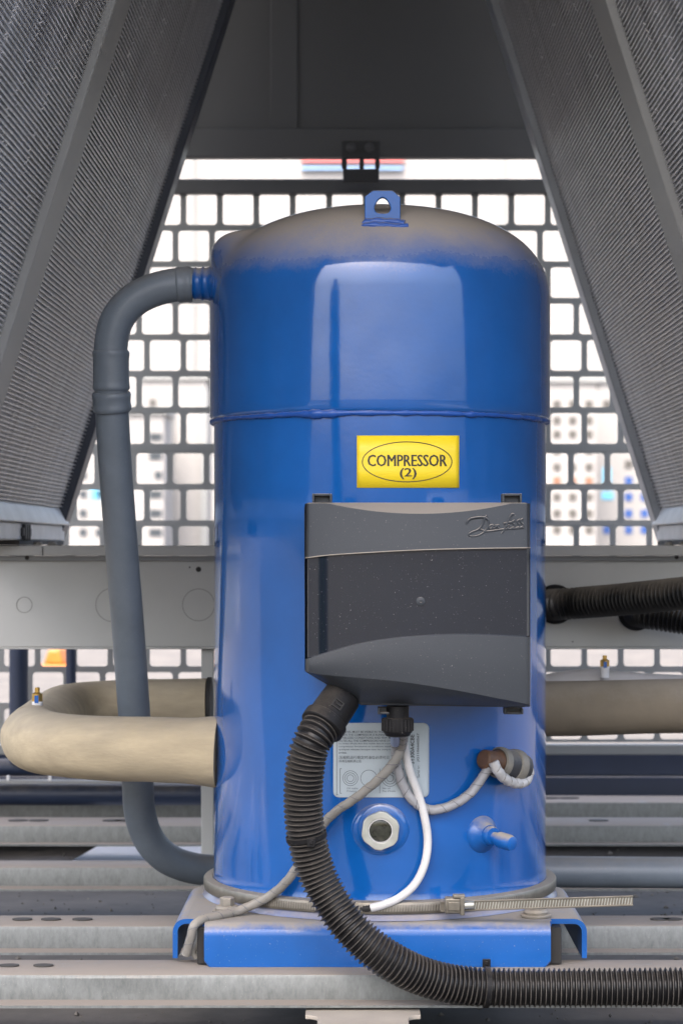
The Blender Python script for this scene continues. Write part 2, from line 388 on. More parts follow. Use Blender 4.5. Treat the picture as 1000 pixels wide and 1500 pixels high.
# unseen deck over the coils, extended forward to shade the unit
mb = MB(); zr = ZC+1.42*math.cos(ANG); mb.box(-1.6,1.6,.68,3.6,zr+.02,zr+.035)
tag(obj('shading_deck', mb, m_beam), 'unseen grey sheet deck over the coils, extended forward to block high sky and sun', 'deck')

# ------------------------------------------------------------------ back end panel
YP = 3.52
t = thing('end_panel', (0, YP, P(0,230,YP).z), 'dark grey end panel closing the back above the white gap', 'panel')
mb = MB(); zt = zr+.015; zb = P(0,189,YP).z
xa = P(402,0,YP).x; xb = P(430,0,YP).x
mb.box(-.62, xa-.0015, YP, YP+.003, zb, zt); obj('sheet', mb, m_end, t)
mb = MB(); mb.box(xb+.0015, .62, YP, YP+.003, zb, zt); obj('sheet', mb, m_end, t)
mb = MB(); mb.box(xa-.006, xb+.006, YP-.004, YP-.0003, zb, zt); obj('rib', mb, m_end, t, bevel=.001)
mb = MB(); mb.box(-.62, .62, YP-.022, YP+.003, P(0,230,YP-.022).z, P(0,187,YP-.022).z); obj('bottom_flange', mb, m_end, t, bevel=.002)
# bracket with two bolts
t = thing('hanger_bracket', P(528,262,YP), 'small dark bracket with two bolts joining the end panel to the grille', 'bracket')
mb = MB(); yk = YP-.028; a = P(500,232,yk); b2 = P(556,206,yk)
mb.box(a.x, b2.x, yk, yk+.005, a.z, b2.z)
a2 = P(502,268,yk); mb.box(a2.x, P(555,0,yk).x, yk, yk+.005, a2.z, P(0,247,yk).z)
for x0, x1 in ((500,508),(526,533),(549,556)): mb.box(P(x0,0,yk).x, P(x1,0,yk).x, yk, yk+.005, P(0,247,yk).z, a.z)
obj('plate', mb, m_dark, t, bevel=.0015)
for x in (514,541):
    c = P(x,216,yk); mb = MB(); mb.lathe([(.008,0),(.008,.002),(.0055,.0025),(.0055,.006),(.004,.0065)], c=c, axis=(0,-1,0), n=12); obj('bolt', mb, m_end, t)

# ------------------------------------------------------------------ perforated grille
YG = 3.60; S = YG/F
def grille(name, ytop, ybot, rows, label):
    t = thing(name, (0, YG, P(0,ybot,YG).z), label, 'grille', 'perforated grille panels')
    mb = MB(); pit = 53.3; hole = 44.8; rad = 5.0; th = .002
    def arc():
        out = []
        for cx, cy, a0 in ((hole-rad, rad, -90), (hole-rad, hole-rad, 0), (rad, hole-rad, 90), (rad, rad, 180)):
            for k in range(4): a = R_(a0+30*k); out.append((cx+rad*math.cos(a), cy+rad*math.sin(a)))
        return out
    A = arc()
    for (y, off, hgt) in rows:     # y: top of holes; off: left edge modulo the pitch
        k0 = -11
        for k in range(k0, 34):
            x = off + k*pit
            lx, rx = x-(pit-hole)/2, x+hole+(pit-hole)/2
            ty, by = y-(pit-hole)/2, y+hole+(pit-hole)/2
            outer = [(rx,ty),(rx,by),(lx,by),(lx,ty)]
            ring = [(x+u, y+v) for u, v in A]
            vs = []
            for dy in (0, th):
                vs += [P(a, b, YG) + Vector((0,dy,0)) for a, b in outer+ring]
            fs = []
            for fo in (0, 20):
                for c in range(4):
                    for j in range(3): fs.append((fo+c, fo+4+c*4+j, fo+4+c*4+j+1))
                    c2 = (c+1) % 4; fs.append((fo+c, fo+4+c*4+3, fo+4+c2*4, fo+c2))
            fs += [(4+j, 4+(j+1) % 16, 24+(j+1) % 16, 24+j) for j in range(16)]
            mb.add(vs, fs)
    obj('perforated_sheet', mb, m_grille, t, smooth=0)
    return t
ra = [(284.5+53.45*k, (6.5 if k % 2 == 0 else -5.0), 0) for k in range(7)]
g1 = grille('upper_grille', 262, 656, ra, 'upper square-holed grille behind the compressor, with bright sky through it')
mb = MB(); mb.box(-1.1, 1.1, YG-.018, YG+.003, P(0,283,YG-.018).z, P(0,262,YG-.018).z); obj('top_rail', mb, m_end, g1, bevel=.002)
rb = [(664+53.45*k, (-13 if k == 0 else (6.5 if k % 2 else -5.0)), 0) for k in range(8)]
g2 = grille('lower_grille', 660, 1106, rb, 'lower square-holed grille partly hidden by the grey beam, buildings behind it')
mb = MB(); mb.box(-1.1, 1.1, YG-.001, YG+.006, P(0,660.6,YG).z, P(0,653.6,YG).z); obj('seam_strip', mb, m_grille, g2)
mb = MB(); mb.box(-1.1, 1.1, YG-.012, YG+.01, P(0,1105,YG).z, P(0,1090,YG).z); obj('bottom_rail', mb, m_grille, g2, bevel=.002)
# dark base beam below the grille and a navy pipe in front of it
mb = MB(); mb.box(-1.6,1.6,3.735,3.80,.004,P(0,1138,3.735).z); mb.box(-1.6,1.6,3.755,3.79,P(0,1138,3.735).z,P(0,1100,3.735).z)
tag(obj('base_beam', mb, m_navy, bevel=.002), 'dark navy base beam at the back, under the perforated grille', 'beam')
mb = MB(); a = P(-60,1163,3.50); b2 = P(322,1163,3.50); mb.tube([Vector((a.x-.5,a.y,a.z)), b2], .018, n=20)
tag(obj('navy_pipe', mb, m_navy), 'dark navy pipe lying low behind the rails on the left', 'pipe')
mb = MB(); mb.tube([Vector((a.x-.5,a.y+.05,P(0,1124,3.55).z)), Vector((P(310,0,3.55).x,a.y+.05,P(0,1124,3.55).z))], .014, n=20)
tag(obj('navy_pipe', mb, m_navy), 'upper dark navy pipe just under the beige insulated pipe on the left', 'pipe')
t = thing('angle_strip', (0,3.47,P(0,1147,3.47).z), 'thin grey angle strip with small lugs running between the two navy pipes', 'angle strip')
mb = MB(); a = P(-80,1147,3.47); mb.box(a.x,P(300,0,3.47).x,3.46,3.49,a.z,P(0,1143,3.47).z); obj('strip', mb, m_grille, t)
for x in (13,74,164,250):
    mb = MB(); c = P(x,1143,3.47); mb.box(c.x-.002,c.x+.002,3.462,3.47,c.z+.0002,c.z+.008); obj('lug', mb, m_tray, t)
# navy standpipes seen below the beam on the left, in front of the grille
for x0, x1, Y, lb in ((14,42,3.535,'wide navy standpipe below the grey beam at the far left'),(97,112,3.54,'slim navy standpipe below the grey beam, right of the wide one')):
    a = P(x0,1000,Y); b2 = P(x1,1000,Y); r = (b2.x-a.x)/2; mb = MB()
    mb.tube([Vector(((a.x+b2.x)/2, Y, P(0,1116,3.55).z)), Vector(((a.x+b2.x)/2, Y, ZC+.0))], r, n=24)
    tag(obj('standpipe', mb, m_navy), lb, 'pipe', 'navy standpipes')

# ------------------------------------------------------------------ far buildings
def building(x0, x1, ytop, Y, label, wins, wmats, ribs=()):
    a = P(x0, ytop, Y); b2 = P(x1, ytop, Y)
    t = thing('building', ((a.x+b2.x)/2, Y, 0), label, 'building')
    mb = MB(); mb.box(a.x, b2.x, Y, Y+14, 0, a.z); obj('wall', mb, m_wall, t, smooth=0)
    mb = MB(); mb.box(a.x-.5, b2.x+.5, Y-.5, Y+14.5, a.z+.01, a.z+.9); obj('roof', mb, m_grille, t, smooth=0)
    src = {}
    for (x, y, mi, wd, hg) in wins:
        m = wmats[mi]; key = (mi, wd, hg); c = P(x, y, Y)
        if key not in src:
            mb = MB(); s2 = Y/F; mb.box(-wd*s2/2, wd*s2/2, -.12, .15, -hg*s2/2, hg*s2/2)
            o = obj('window', mb, m, t, smooth=0, local=True); src[key] = o
        else:
            o = src[key].copy(); COL.objects.link(o); o.parent = t
        o.location = (c.x-WLOC[t.name].x, 0, c.z)
    for (x, wd) in ribs:
        mb = MB(); c = P(x, ytop+14, Y); s2 = Y/F; mb.box(c.x-wd*s2/2, c.x+wd*s2/2, Y-.6, Y-.01, 0, c.z); obj('pilaster', mb, m_grille, t, smooth=0)
    return t
rnd = random.Random(3)
building(120, 240, 606, 330, 'white block with light blue panel seen through the grille left of the grey pipe',
         [(x, y, 0, 11, 11) for y in range(640, 800, 28) for x in (122,146,224,232) if rnd.random() < .85] + [(140,724,1,15,14),(153,684,1,5,30),(170,724,1,14,14)], [m_wwin, m_sky])
building(206, 302, 556, 350, 'white apartment block with grey windows seen through the grille beside the compressor',
         [(x, y, 0, 10, 11) for y in range(590, 800, 26) for x in (224,) ] + [(204,y,0,10,10) for y in range(616,800,26)], [M('grey_window', (.075,.072,.066), .4)], ribs=((249,9),(299,10)))
building(792, 872, 560, 340, 'white apartment block with grey and brown windows just right of the compressor',
         [(x, y, (1 if y in (640,704) else 0), 11, 11) for y in (592,616,636,660,684,704,728,752,776) for x in (815,838,862)], [bpy.data.materials['grey_window'], m_brn])
building(852, 1010, 560, 360, 'white apartment block with blue windows seen through the grille at the right',
         [(x, y, (1 if y > 690 else 0), 11, 11) for y in (592,616,636,680,704,728,752,776) for x in (864,888,920,943,966) if not (x == 888 and y < 760 and y > 600)] + [(888,700,2,12,30),(889,726,2,17,11),(862,566,0,30,5)], [bpy.data.materials['grey_window'], m_wwinb, m_sky])
t = building(60, 1010, 190, 420, 'tall white tower with red and blue sign stripes, seen under the end panel and widened to stand in for white sky', [], [], ribs=((283,5),(735,7)))  # wall widened so its white stands in for the bright sky
for (x0, x1, y0, y1, m) in ((441,592,231,237,m_redp),(441,590,245,248,m_bluel)):
    mb = MB(); a = P(x0,y1,419.2); b2 = P(x1,y0,419.2); mb.box(a.x,b2.x,419,419.8,a.z,b2.z); obj('sign_stripe', mb, m, t, smooth=0)
mb = MB(); a = P(64,973,9); b2 = P(94,952,9); mb.prism([(a.x,9,a.z),(b2.x,9,a.z),(b2.x-.02,9,b2.z),(a.x+.02,9,b2.z)], (0,.2,0)); mb.box(a.x-.02,b2.x+.02,8.97,9.23,.002,a.z-.001)
tag(obj('barrier', mb, m_orange, bevel=.01), 'small orange barrier standing out on the bright ground behind the grille', 'barrier')

# ================================================================== COMPRESSOR
comp = thing('compressor', (CX, CY, ZC-HR), 'blue painted upright scroll compressor with dusty dome and charcoal terminal box', 'compressor')
ZP = ZC-.3755                      # top of the base plate
def shell_pt(r, z): return (r, z)
ZW = ZC+.1375                      # weld seam
mb = MB()
mb.lathe([(RB+.012, ZP+.0005-ZP), (RB+.010, .004), (RB+.004, .010), (RB+.0008, .018), (RB, .03)] + [(RB, .03+(ZW-ZP-.03)*k/30) for k in range(1, 31)], c=(CX, CY, ZP), n=160)
def wavy(mb, amp):
    for v in mb.v:
        k = 1+amp*noise.noise(Vector((v.x*16, v.y*16, v.z*11)))+amp*.35*noise.noise(Vector((v.x*50, v.y*50, v.z*35)))
        k += amp*.16*noise.noise(Vector((v.x*60, v.y*60, v.z*3)))
        v.x = CX+(v.x-CX)*k; v.y = CY+(v.y-CY)*k
wavy(mb, .0022)
obj('shell', mb, m_blue, comp, smooth=50)
RC = .1840; ZT = ZC+.262; HD = .1035
mb = MB()
prof = [(RC-.0035, ZW-.0025), (RC-.0012, ZW-.0012), (RC, ZW+.002), *[(RC, ZW+.01*k) for k in range(1, 12)], (RC, ZT)]
e = 2.35
for k in range(1, 80):
    a = (math.pi/2)*k/80; c_, s_ = math.cos(a), math.sin(a)
    prof.append((RC*c_**(2/e), ZT + HD*s_**(2/e)))
prof.append((.0005, ZT+HD))
mb.lathe(prof, c=(CX, CY, 0), n=160)
# the boss bulging out at the upper left, where the discharge pipe leaves
for v in mb.v:
    a = math.atan2(v.y-CY, v.x-CX); da = abs((a-math.pi+math.pi) % (2*math.pi)-math.pi)
    da = abs(((a-math.pi) + math.pi) % (2*math.pi) - math.pi)
    k = math.exp(-(da/.30)**4)*max(0, min(1, (v.z-(ZC+.20))/.05))
    r = math.hypot(v.x-CX, v.y-CY)
    zcap = ZC+.338; rho = .026
    if k > .02 and r > .10 and v.z < zcap:
        dz = max(0, v.z-(zcap-rho)); tgt = .1830-rho+math.sqrt(max(rho*rho-dz*dz, 0))
        nr = max(r, r+(tgt-r)*k); v.x = CX+(v.x-CX)*nr/r; v.y = CY+(v.y-CY)*nr/r
wavy(mb, .0022)
obj('top_cap', mb, m_blue, comp, smooth=60)
mb = MB(); pts = []
for k in range(0, 361):
    a = 2*math.pi*k/360; pts.append(Vector((CX+(RB+.0010)*math.sin(a), CY-(RB+.0010)*math.cos(a), ZW-.0035+.0008*noise.noise(Vector((math.cos(a)*4,math.sin(a)*4,9))))))
def wr(L, a, i):
    an = 2*math.pi*i/360; q = Vector((math.cos(an)*7, math.sin(an)*7, 1.3)); lump = math.exp(-(((an+.35+math.pi) % (2*math.pi)-math.pi)/.14)**2)
    return .0027 + .0013*noise.noise(q*2.2) + .0009*noise.noise(q*9) + .0022*lump
mb.tube(pts, .003, n=12, cap=False, rf=wr); obj('weld_seam', mb, m_weld, comp, smooth=80)
# lifting lug
YL = 2.255; th = .008; mb = MB()
out = [(534,324),(534,288),(546,279),(575,279),(586,289),(586,324)]
hole = []
for k in range(24):
    a = 2*math.pi*k/24; rr = 12.2*(1+.10*math.cos(3*(a-math.pi/2)))
    hole.append((560+rr*math.cos(a), 302-rr*math.sin(a)*1.02))
def loop_pt(ang):  # outline point in a given direction from the hole centre
    d = Vector((math.cos(ang), -math.sin(ang))); best = None; c0 = Vector((560,302))
    for i in range(6):
        p = Vector(out[i])-c0; q2 = Vector(out[(i+1) % 6])-c0; e2 = q2-p; den = d.x*e2.y-d.y*e2.x
        if abs(den) < 1e-9: continue
        tt = (p.x*e2.y-p.y*e2.x)/den; uu = (p.x*d.y-p.y*d.x)/den
        if tt > 0 and -1e-6 <= uu <= 1+1e-6 and (best is None or tt < best): best = tt
    return c0+d*best
angs = sorted(set([2*math.pi*k/24 for k in range(24)] + [math.atan2(-(o[1]-302), o[0]-560) % (2*math.pi) for o in out]))
def hole_pt(a):
    rr = 11.6*(1+.10*math.cos(3*(a-math.pi/2))); return Vector((560+rr*math.cos(a), 302-rr*math.sin(a)*1.02))
n = len(angs); vs = []
for dy in (0, th):
    vs += [P(*loop_pt(a), YL)+Vector((0,dy,0)) for a in angs] + [P(*hole_pt(a), YL)+Vector((0,dy,0)) for a in angs]
fs = []
for i in range(n):
    j = (i+1) % n; fs += [(i,j,n+j,n+i), (2*n+i,2*n+j,3*n+j,3*n+i), (i,j,2*n+j,2*n+i), (n+i,n+j,3*n+j,3*n+i)]
mb.add(vs, fs); lug = obj('lifting_lug', mb, m_bluep, comp, smooth=30, bevel=.0007)
mb = MB(); pw = spline([P(530,328,2.2495), P(540,325.5,2.251), P(560,325,2.251), P(580,325.5,2.251), P(592,328,2.2495)], .001)
lw = lambda r, k: (lambda L, a, i: r*(1+.35*noise.noise(Vector((L*130+k, math.cos(a), math.sin(a)))))*min(1, .35+L/.008))
mb.tube(pw, .004, n=14, rf=lw(.0040, 0))
mb.tube(spline([P(527,331.5,2.247), P(545,330,2.2455), P(565,330.5,2.2455), P(584,332,2.246), P(597,331,2.2475)], .001), .003, n=14, rf=lw(.0033, 7))
obj('lug_weld', mb, m_weld, lug, smooth=80)
# blue discharge stub with ribs
mb = MB(); c = P(312,416,CY); ax = Vector((-1,0,.02)).normalized(); prof = []
for L, r in ((-.03,23),(0,24.5),(.003,26),(.005,24),(.009,23.5),(.011,25.5),(.013,23),(.017,22.5),(.019,24),(.021,22),(.026,22),(.029,21)):
    prof.append((r*CY/F, L))
mb.lathe(prof, c=c, axis=ax, n=40); obj('discharge_stub', mb, m_bluep, comp, smooth=45)

# base plate: top sheet, front flange, two rounded side flanges
bp = MB(); zt = ZP; th = .005
XL, XR, YF, YB = -.176, .2146, 2.212, 2.45
top = [(XL,2.226),(-.158,2.226),(-.158,YF),(.191,YF),(.191,2.226),(XR,2.226),(XR,YB),(XR-.012,YB+.024),(XR-.06,2.60),(XL+.06,2.60),(XL+.012,YB+.024),(XL,YB)]
bp.prism([(x,y,zt-th) for x, y in top], (0,0,th))
plate = obj('base_plate', bp, m_bluep, comp, smooth=30)
def bent(dirx, x0, y0, y1, ax):    # flange bent down by a rounded corner; ax 'x' or 'y'
    R1 = .013; pr = []
    for k in range(7):
        a = R_(15*k); pr.append((R1*math.sin(a), -R1*(1-math.cos(a))))
    pr.append((R1, -.0395)); inner = [(R1-th, -.0395)]
    for k in range(6,-1,-1):
        a = R_(15*k); inner.append(((R1-th)*math.sin(a), -th-(R1-th)*(1-math.cos(a))))
    return pr+inner
mb = MB()
pr = bent(0,0,0,0,0)
mb.prism([(XL-u, 2.226, zt+w_) for u, w_ in pr], (0, .21, 0)); obj('side_flange', mb, m_bluep, plate, smooth=30)
mb = MB(); mb.prism([(XR+u, 2.226, zt+w_) for u, w_ in pr], (0, .21, 0)); obj('side_flange', mb, m_bluep, plate, smooth=30)
R1 = .013; mb = MB()
# front flange with clipped lower corners
prf = [(R1*math.sin(R_(11.25*k)), -R1*(1-math.cos(R_(11.25*k)))) for k in range(9)] + [(R1, -.0435+.007), (R1, -.0435)]
rows = []
for i, (u, w_) in enumerate(prf):
    cut = .006 if i == len(prf)-1 else 0
    rows.append((u, w_, -.1555+cut, .189-cut))
vs = []; fs = []
for (u, w_, a, b2) in rows:
    vs += [(a, YF-u, zt+w_), (b2, YF-u, zt+w_), (a, YF-u+th*.8, zt+w_-th*.5), (b2, YF-u+th*.8, zt+w_-th*.5)]
for i in range(len(rows)-1):
    o = i*4; fs += [(o,o+1,o+5,o+4), (o+2,o+6,o+7,o+3), (o,o+4,o+6,o+2), (o+1,o+3,o+7,o+5)]
o = (len(rows)-1)*4; fs += [(0,2,3,1), (o,o+1,o+3,o+2)]
mb.add(vs, fs); obj('front_flange', mb, m_bluep, plate, smooth=35)
for x0, x1, zc_ in ((-.163,-.150,0), (.183,.2005,0)):
    mb = MB(); mb.box(x0, x1, 2.209, 2.25, ZC-HR+.001, zt-th-.0005); obj('rubber_pad', mb, m_rub, plate, bevel=.001)
for x, y, Y in ((784,1350,2.238),(333,1350,2.262)):
    c = Vector((P(x,y,Y).x, Y, zt)); mb = MB()
    mb.lathe([(.0155,.0003),(.0155,.003)], c=c, n=28); wv = obj('washer', mb, m_bolt, plate, bevel=.0006)
    mb = MB(); mb.lathe([(.012,.003),(.0125,.0055),(.0105,.008)], c=c, n=24); obj('flange_nut', mb, m_bolt, plate, smooth=40)
    mb = MB(); mb.lathe([(.0078,.008),(.0078,.0155),(.006,.0165)], c=c, n=6); obj('bolt_head', mb, m_bolt, plate, smooth=0, bevel=.0005)

# sight glass
d = (cyl(557,1215)-Vector((CX,CY,0))); d.z = 0; d.normalize(); c = cyl(557,1215)
mb = MB(); mb.lathe([(.033,-.009),(.0295,-.0028),(.0265,-.0003),(.0240,.0010),(.0225,.0014)], c=c, axis=d, n=64); sg_ = obj('sight_glass', mb, m_blue, comp, smooth=80)
mb = MB(); pts = []
hexr = .0202
qz = Vector((0,0,1)).rotation_difference(d)
def ring_prism(mb, rad_o, rad_i, z0, z1, nn, rot=0, hexa=False):
    vs = []
    for z_ in (z0, z1):
        for lst in ('o','i'):
            for k in range(nn):
                a = 2*math.pi*k/nn+rot
                r = rad_i
                if lst == 'o':
                    r = rad_o
                    if hexa:
                        h_ = ((a-rot) % (math.pi/3))-math.pi/6; r = min(rad_o*.90/math.cos(h_), rad_o*.955)
                vs.append(c + qz @ Vector((r*math.cos(a), r*math.sin(a), z_)))
    fs = []
    for k in range(nn):
        j = (k+1) % nn
        fs += [(k,j,2*nn+j,2*nn+k), (nn+k,nn+j,3*nn+j,3*nn+k), (2*nn+k,2*nn+j,3*nn+j,3*nn+k), (k,j,nn+j,nn+k)]
    mb.add(vs, fs)
ring_prism(mb, hexr, .0122, .003, .013, 72, R_(22), True); obj('nut', mb, m_zinc, sg_, smooth=30, bevel=.0006)
mb = MB(); ring_prism(mb, .0121, .0113, .003, .0125, 48); obj('seal_ring', mb, m_white, sg_, smooth=40)
mb = MB(); mb.lathe([(.0112,.003),(.0112,.0085),(.008,.0092)], c=c, axis=d, n=40); obj('glass', mb, m_glass, sg_, smooth=40)
# oil valve: domed boss, collar, stub turned to the right
c = cyl(706,1222); d = (c-Vector((CX,CY,c.z))); d.z = 0; d.normalize()
mb = MB(); mb.lathe([(.0205,-.006),(.0190,.000),(.0165,.0035),(.0135,.006),(.0115,.010),(.0105,.012)], c=c, axis=d, n=40); ov = obj('oil_valve', mb, m_bluep, comp, smooth=60)
mb = MB(); mb.lathe([(.0095,.010),(.0098,.016),(.0085,.0185)], c=c, axis=d, n=24); obj('collar', mb, m_bluep, ov)
dd = (d + Vector((.1,0,-.12))).normalized(); mb = MB()
mb.lathe([(.0062,.014),(.0062,.024),(.0082,.026),(.0082,.040),(.007,.0445),(.0035,.046)], c=c, axis=dd, n=24); obj('stub', mb, m_bluep, ov, smooth=40)

# yellow label
def decal(mb, x0, y0, x1, y1, off, nx=24, ny=3, rad=0):
    if rad:   # rounded rectangle as horizontal strips
        ys_ = [y0+rad*(1-math.cos(R_(a))) for a in (0,18,36,54,72,90)]; ys_ += [y1-rad*(1-math.cos(R_(a))) for a in (90,72,54,36,18,0)]
        rows = []
        for y in ys_:
            dy = max(0, (y0+rad)-y, y-(y1-rad)); ins = rad-math.sqrt(max(rad*rad-dy*dy, 0))
            rows.append([cyl(x0+ins+(x1-x0-2*ins)*i/nx, y, off) for i in range(nx+1)])
    else:
        rows = [[cyl(x0+(x1-x0)*i/nx, y0+(y1-y0)*j/ny, off) for i in range(nx+1)] for j in range(ny+1)]
    return mb.grid(rows)
def dtext(mb, s, x0, y0, x1, y1, off, bold=0.0, rot=False):   # y0 top, y1 bottom
    vs, fs = text_pts(s, bold)
    if rot: pts = [cyl(x1-(1-v)*(x1-x0) if False else x0+(1-v)*(x1-x0), y1-u*(y1-y0), off) for u, v in vs]
    else: pts = [cyl(x0+u*(x1-x0), y1-v*(y1-y0), off) for u, v in vs]
    mb.add(pts, fs)
def dline(mb, pts, wd, off, closed=False):
    n = len(pts); m = n if closed else n-1
    for i in range(m):
        a = Vector(pts[i]); b = Vector(pts[(i+1) % n]); e = (b-a)
        if e.length < 1e-6: continue
        e.normalize(); nn = Vector((-e.y, e.x))*wd/2
        mb.add([cyl(*(a-nn-e*wd*.3), off), cyl(*(b-nn+e*wd*.3), off), cyl(*(b+nn+e*wd*.3), off), cyl(*(a+nn-e*wd*.3), off)], [(0,1,2,3)])
def thicken(o, d=.0004):
    mo = o.modifiers.new('solid', 'SOLIDIFY'); mo.thickness = d; mo.offset = 0; return o
mb = MB(); decal(mb, 522.5, 638, 672, 714.5, .0005); yl = thicken(obj('yellow_label', mb, m_yel, comp, smooth=40))
mb = MB(); [(dtext(mb, 'COMPRESSOR', 538.5+q, 666, 654+q, 683, .0010+.00006*i, 0), dtext(mb, '(2)', 585.5+q, 685.5, 609.5+q, 702, .0010+.00006*i, 0)) for i, q in enumerate((-.5,0,.5))]
obj('lettering', mb, m_ink, yl, smooth=0)
mb = MB(); dline(mb, [(596+65.5*math.cos(R_(a)), 676.5+29.3*math.sin(R_(a))) for a in range(0,360,5)], 1.3, .0010, True); obj('oval_outline', mb, m_ink, yl, smooth=0)
# silver information label
mb = MB(); decal(mb, 488, 1059, 628, 1168, .0005, rad=8); sl_ = thicken(obj('information_label', mb, m_lab, comp, smooth=40))
mb = MB()
T = ['OIL LEVEL MUST BE VISIBLE IN THE GLASS', 'WHEN THE COMPRESSOR IS RUNNING IN', 'STABILIZED CONDITIONS AND FEW MI-', 'NUTES ALL THE COMPRESSORS HAVE STO',
     "Le niveau d'huile doit \u00eatre visible dans le voyant", 'compresseur fonctionne en conditions stabilis', 'quelques minutes lorsque tous les compres']
for i, s in enumerate(T): dtext(mb, s, 496, 1070.5+4.35*i, 574, 1073.6+4.35*i, .0010, .004)
dtext(mb, 'arr\u00eat\u00e9s.', 496, 1101, 508, 1104, .0010, .004)
try:
    dtext(mb, '\u538b\u7f29\u673a\u8fd0\u884c\u7a33\u5b9a\u65f6\u6cb9\u4f4d\u5fc5\u987b\u53ef\u89c1', 496.5, 1107, 570, 1112, .0010); dtext(mb, '\u6240\u6709\u538b\u7f29\u673a\u505c\u6b62\u540e', 496.5, 1113, 529, 1117, .0010)
except Exception: pass
dtext(mb, 'Oil visible', 508, 1153.5, 524, 1156, .0010); dtext(mb, "Pr\u00e9sence d'huile", 508, 1157.5, 533, 1160, .0010)
dtext(mb, 'No oil', 560, 1153.5, 571, 1156, .0010); dtext(mb, "Pas d'huile", 560, 1157.5, 579, 1160, .0010)
dtext(mb, 'SY300A4CBE', 600.5, 1076, 606.5, 1119, .0010, .02, rot=True); dtext(mb, 'Model nr:', 601, 1122, 605, 1142, .0010, 0, rot=True)
dtext(mb, 'JG1106660567', 610, 1074, 614.5, 1116, .0010, .012, rot=True); dtext(mb, 'Serial nr:', 610.5, 1121, 614.5, 1139, .0010, 0, rot=True)
obj('lettering', mb, m_lab2, sl_, smooth=0)
mb = MB(); rr_ = lambda x0,y0,x1,y1: [(x0,y0),(x1,y0),(x1,y1),(x0,y1)]
dline(mb, rr_(493,1066,596,1164), .7, .0010, True); dline(mb, rr_(498,1126,590,1162), .7, .0010, True); dline(mb, [(556,1126),(556,1162)], .6, .0010)
for cx_, rs in ((513,(11,8,5)),(540,(12,)),(571,(12,8.5,5))):
    for r in rs: dline(mb, [(cx_+r*math.cos(R_(a)), 1140+r*math.sin(R_(a))) for a in range(0,360,15)], .6, .0010, True)
obj('printed_frame', mb, m_lab2, sl_, smooth=0)

# ---------------------------------------------------------------- terminal box
YX = 2.090
def interp(tab, x):
    if x <= tab[0][0]: return tab[0][1]
    for (a, b), (c_, d_) in zip(tab, tab[1:]):
        if x <= c_: return b+(d_-b)*(x-a)/(c_-a)
    return tab[-1][1]
def smooth_tab(tab, n=40):
    pts = spline([Vector((a, b, 0)) for a, b in tab], 4.0); return [(p.x, p.y) for p in pts]
tA = smooth_tab([(444,817.5),(480,813),(540,809),(620,805),(700,803),(780,802)])
tB = smooth_tab([(444,967),(450,966),(520,945),(580,935),(640,930.5),(700,930),(780,934)])
tE = smooth_tab([(444,984),(472,989),(580,998),(660,1010),(732,1024),(780,1034)])
def cres(x): return 736 + (16.5*max(0, 1-((x-615)/140.0)**2) if abs(x-615) < 140 else 0)
def bot(x): return 986 + (x-446)/82*50 if x < 528 else 1036+ (x-528)/250*4
cxs = [445.5+i*(778.5-445.5)/110 for i in range(111)]
bx = MB()
poly = [(444,742),(448,735),(776,735),(779.5,741),(779.5,1033),(774,1040.5),(528,1037),(445,987)]
bx.prism([P(x,y,YX)+Vector((0,.037,0)) for x, y in poly], (0,.198,0))
tb = obj('terminal_box', bx, m_box, comp, smooth=30, bevel=.002)
def strip(mb, f0, f1, d0, d1, n=6, curve=None, x0=0, x1=9999):
    rows = []
    for j in range(n+1):
        q = j/n; rows.append([P(x, f0(x)+(f1(x)-f0(x))*q, YX) + Vector((0, d0(x)+(d1(x)-d0(x))*q + (curve(q) if curve else 0), 0)) for x in cxs if x0 <= x <= x1])
    mb.grid(rows)
A = lambda x: interp(tA, x); B = lambda x: interp(tB, x); E = lambda x: interp(tE, x)
edge = lambda x: .010*max(0, 1-(min(x-445.5, 778.5-x))/7.0)**2   # rounds the left and right rims
bow = lambda x: .010*((x-612)/167.0)**2 + (.005*((x-612)/167.0)**6 if x < 612 else 0)
cst = lambda v: (lambda x: v+edge(x)+bow(x))
mb = MB()
strip(mb, lambda x: 735.2+edge(x)*200, lambda x: max(cres(x), 737), lambda x: .038, cst(.004), n=5)
strip(mb, lambda x: max(cres(x),737), A, cst(.004), cst(.0015), n=6)
strip(mb, A, lambda x: A(x)+1.6, cst(.0015), cst(.0045), n=1)
strip(mb, B, lambda x: min(E(x), bot(x)-.6), cst(.0005), cst(.0012), n=8, curve=lambda q: -.0012*math.sin(q*math.pi))
strip(mb, lambda x: min(E(x), bot(x)-.6), bot, cst(.0012), lambda x: .040, n=4, curve=lambda q: -.006*math.sin(q*math.pi))
# side walls joining the front cover to the box
for xe in (cxs[0], cxs[-1]):
    rows = [[P(xe, y, YX)+Vector((0,dd_,0)) for y in (738,800,820,940,966,984 if xe < 500 else 1036)] for dd_ in (.022,.039)]
    mb.grid(rows)
obj('cover', mb, m_box, tb, smooth=28)
mb = MB(); strip(mb, lambda x: A(x)+1.6, lambda x: B(x)-1.2, cst(.0043), cst(.0043), n=10); strip(mb, lambda x: B(x)-1.2, B, cst(.0043), cst(.0006), n=1); obj('glossy_band', mb, m_gloss, tb, smooth=40)
mb = MB()   # dusty line where the matte top meets the glossy band
mb.tube([P(x, A(x)+.3, YX)+Vector((0,.0012+edge(x)+bow(x),0)) for x in cxs], .00045, n=6); obj('dust_line', mb, M('dust', (.36,.32,.27), .9), tb)
mb = MB(); c = P(616,881,YX)+Vector((0,.0045,0)); mb.lathe([(.0042,0),(.0042,.0012),(.0032,.0018),(.0012,.0018),(.0008,.0006)], c=c, axis=(0,-1,0), n=20); obj('screw', mb, m_zinc if False else m_box, tb)
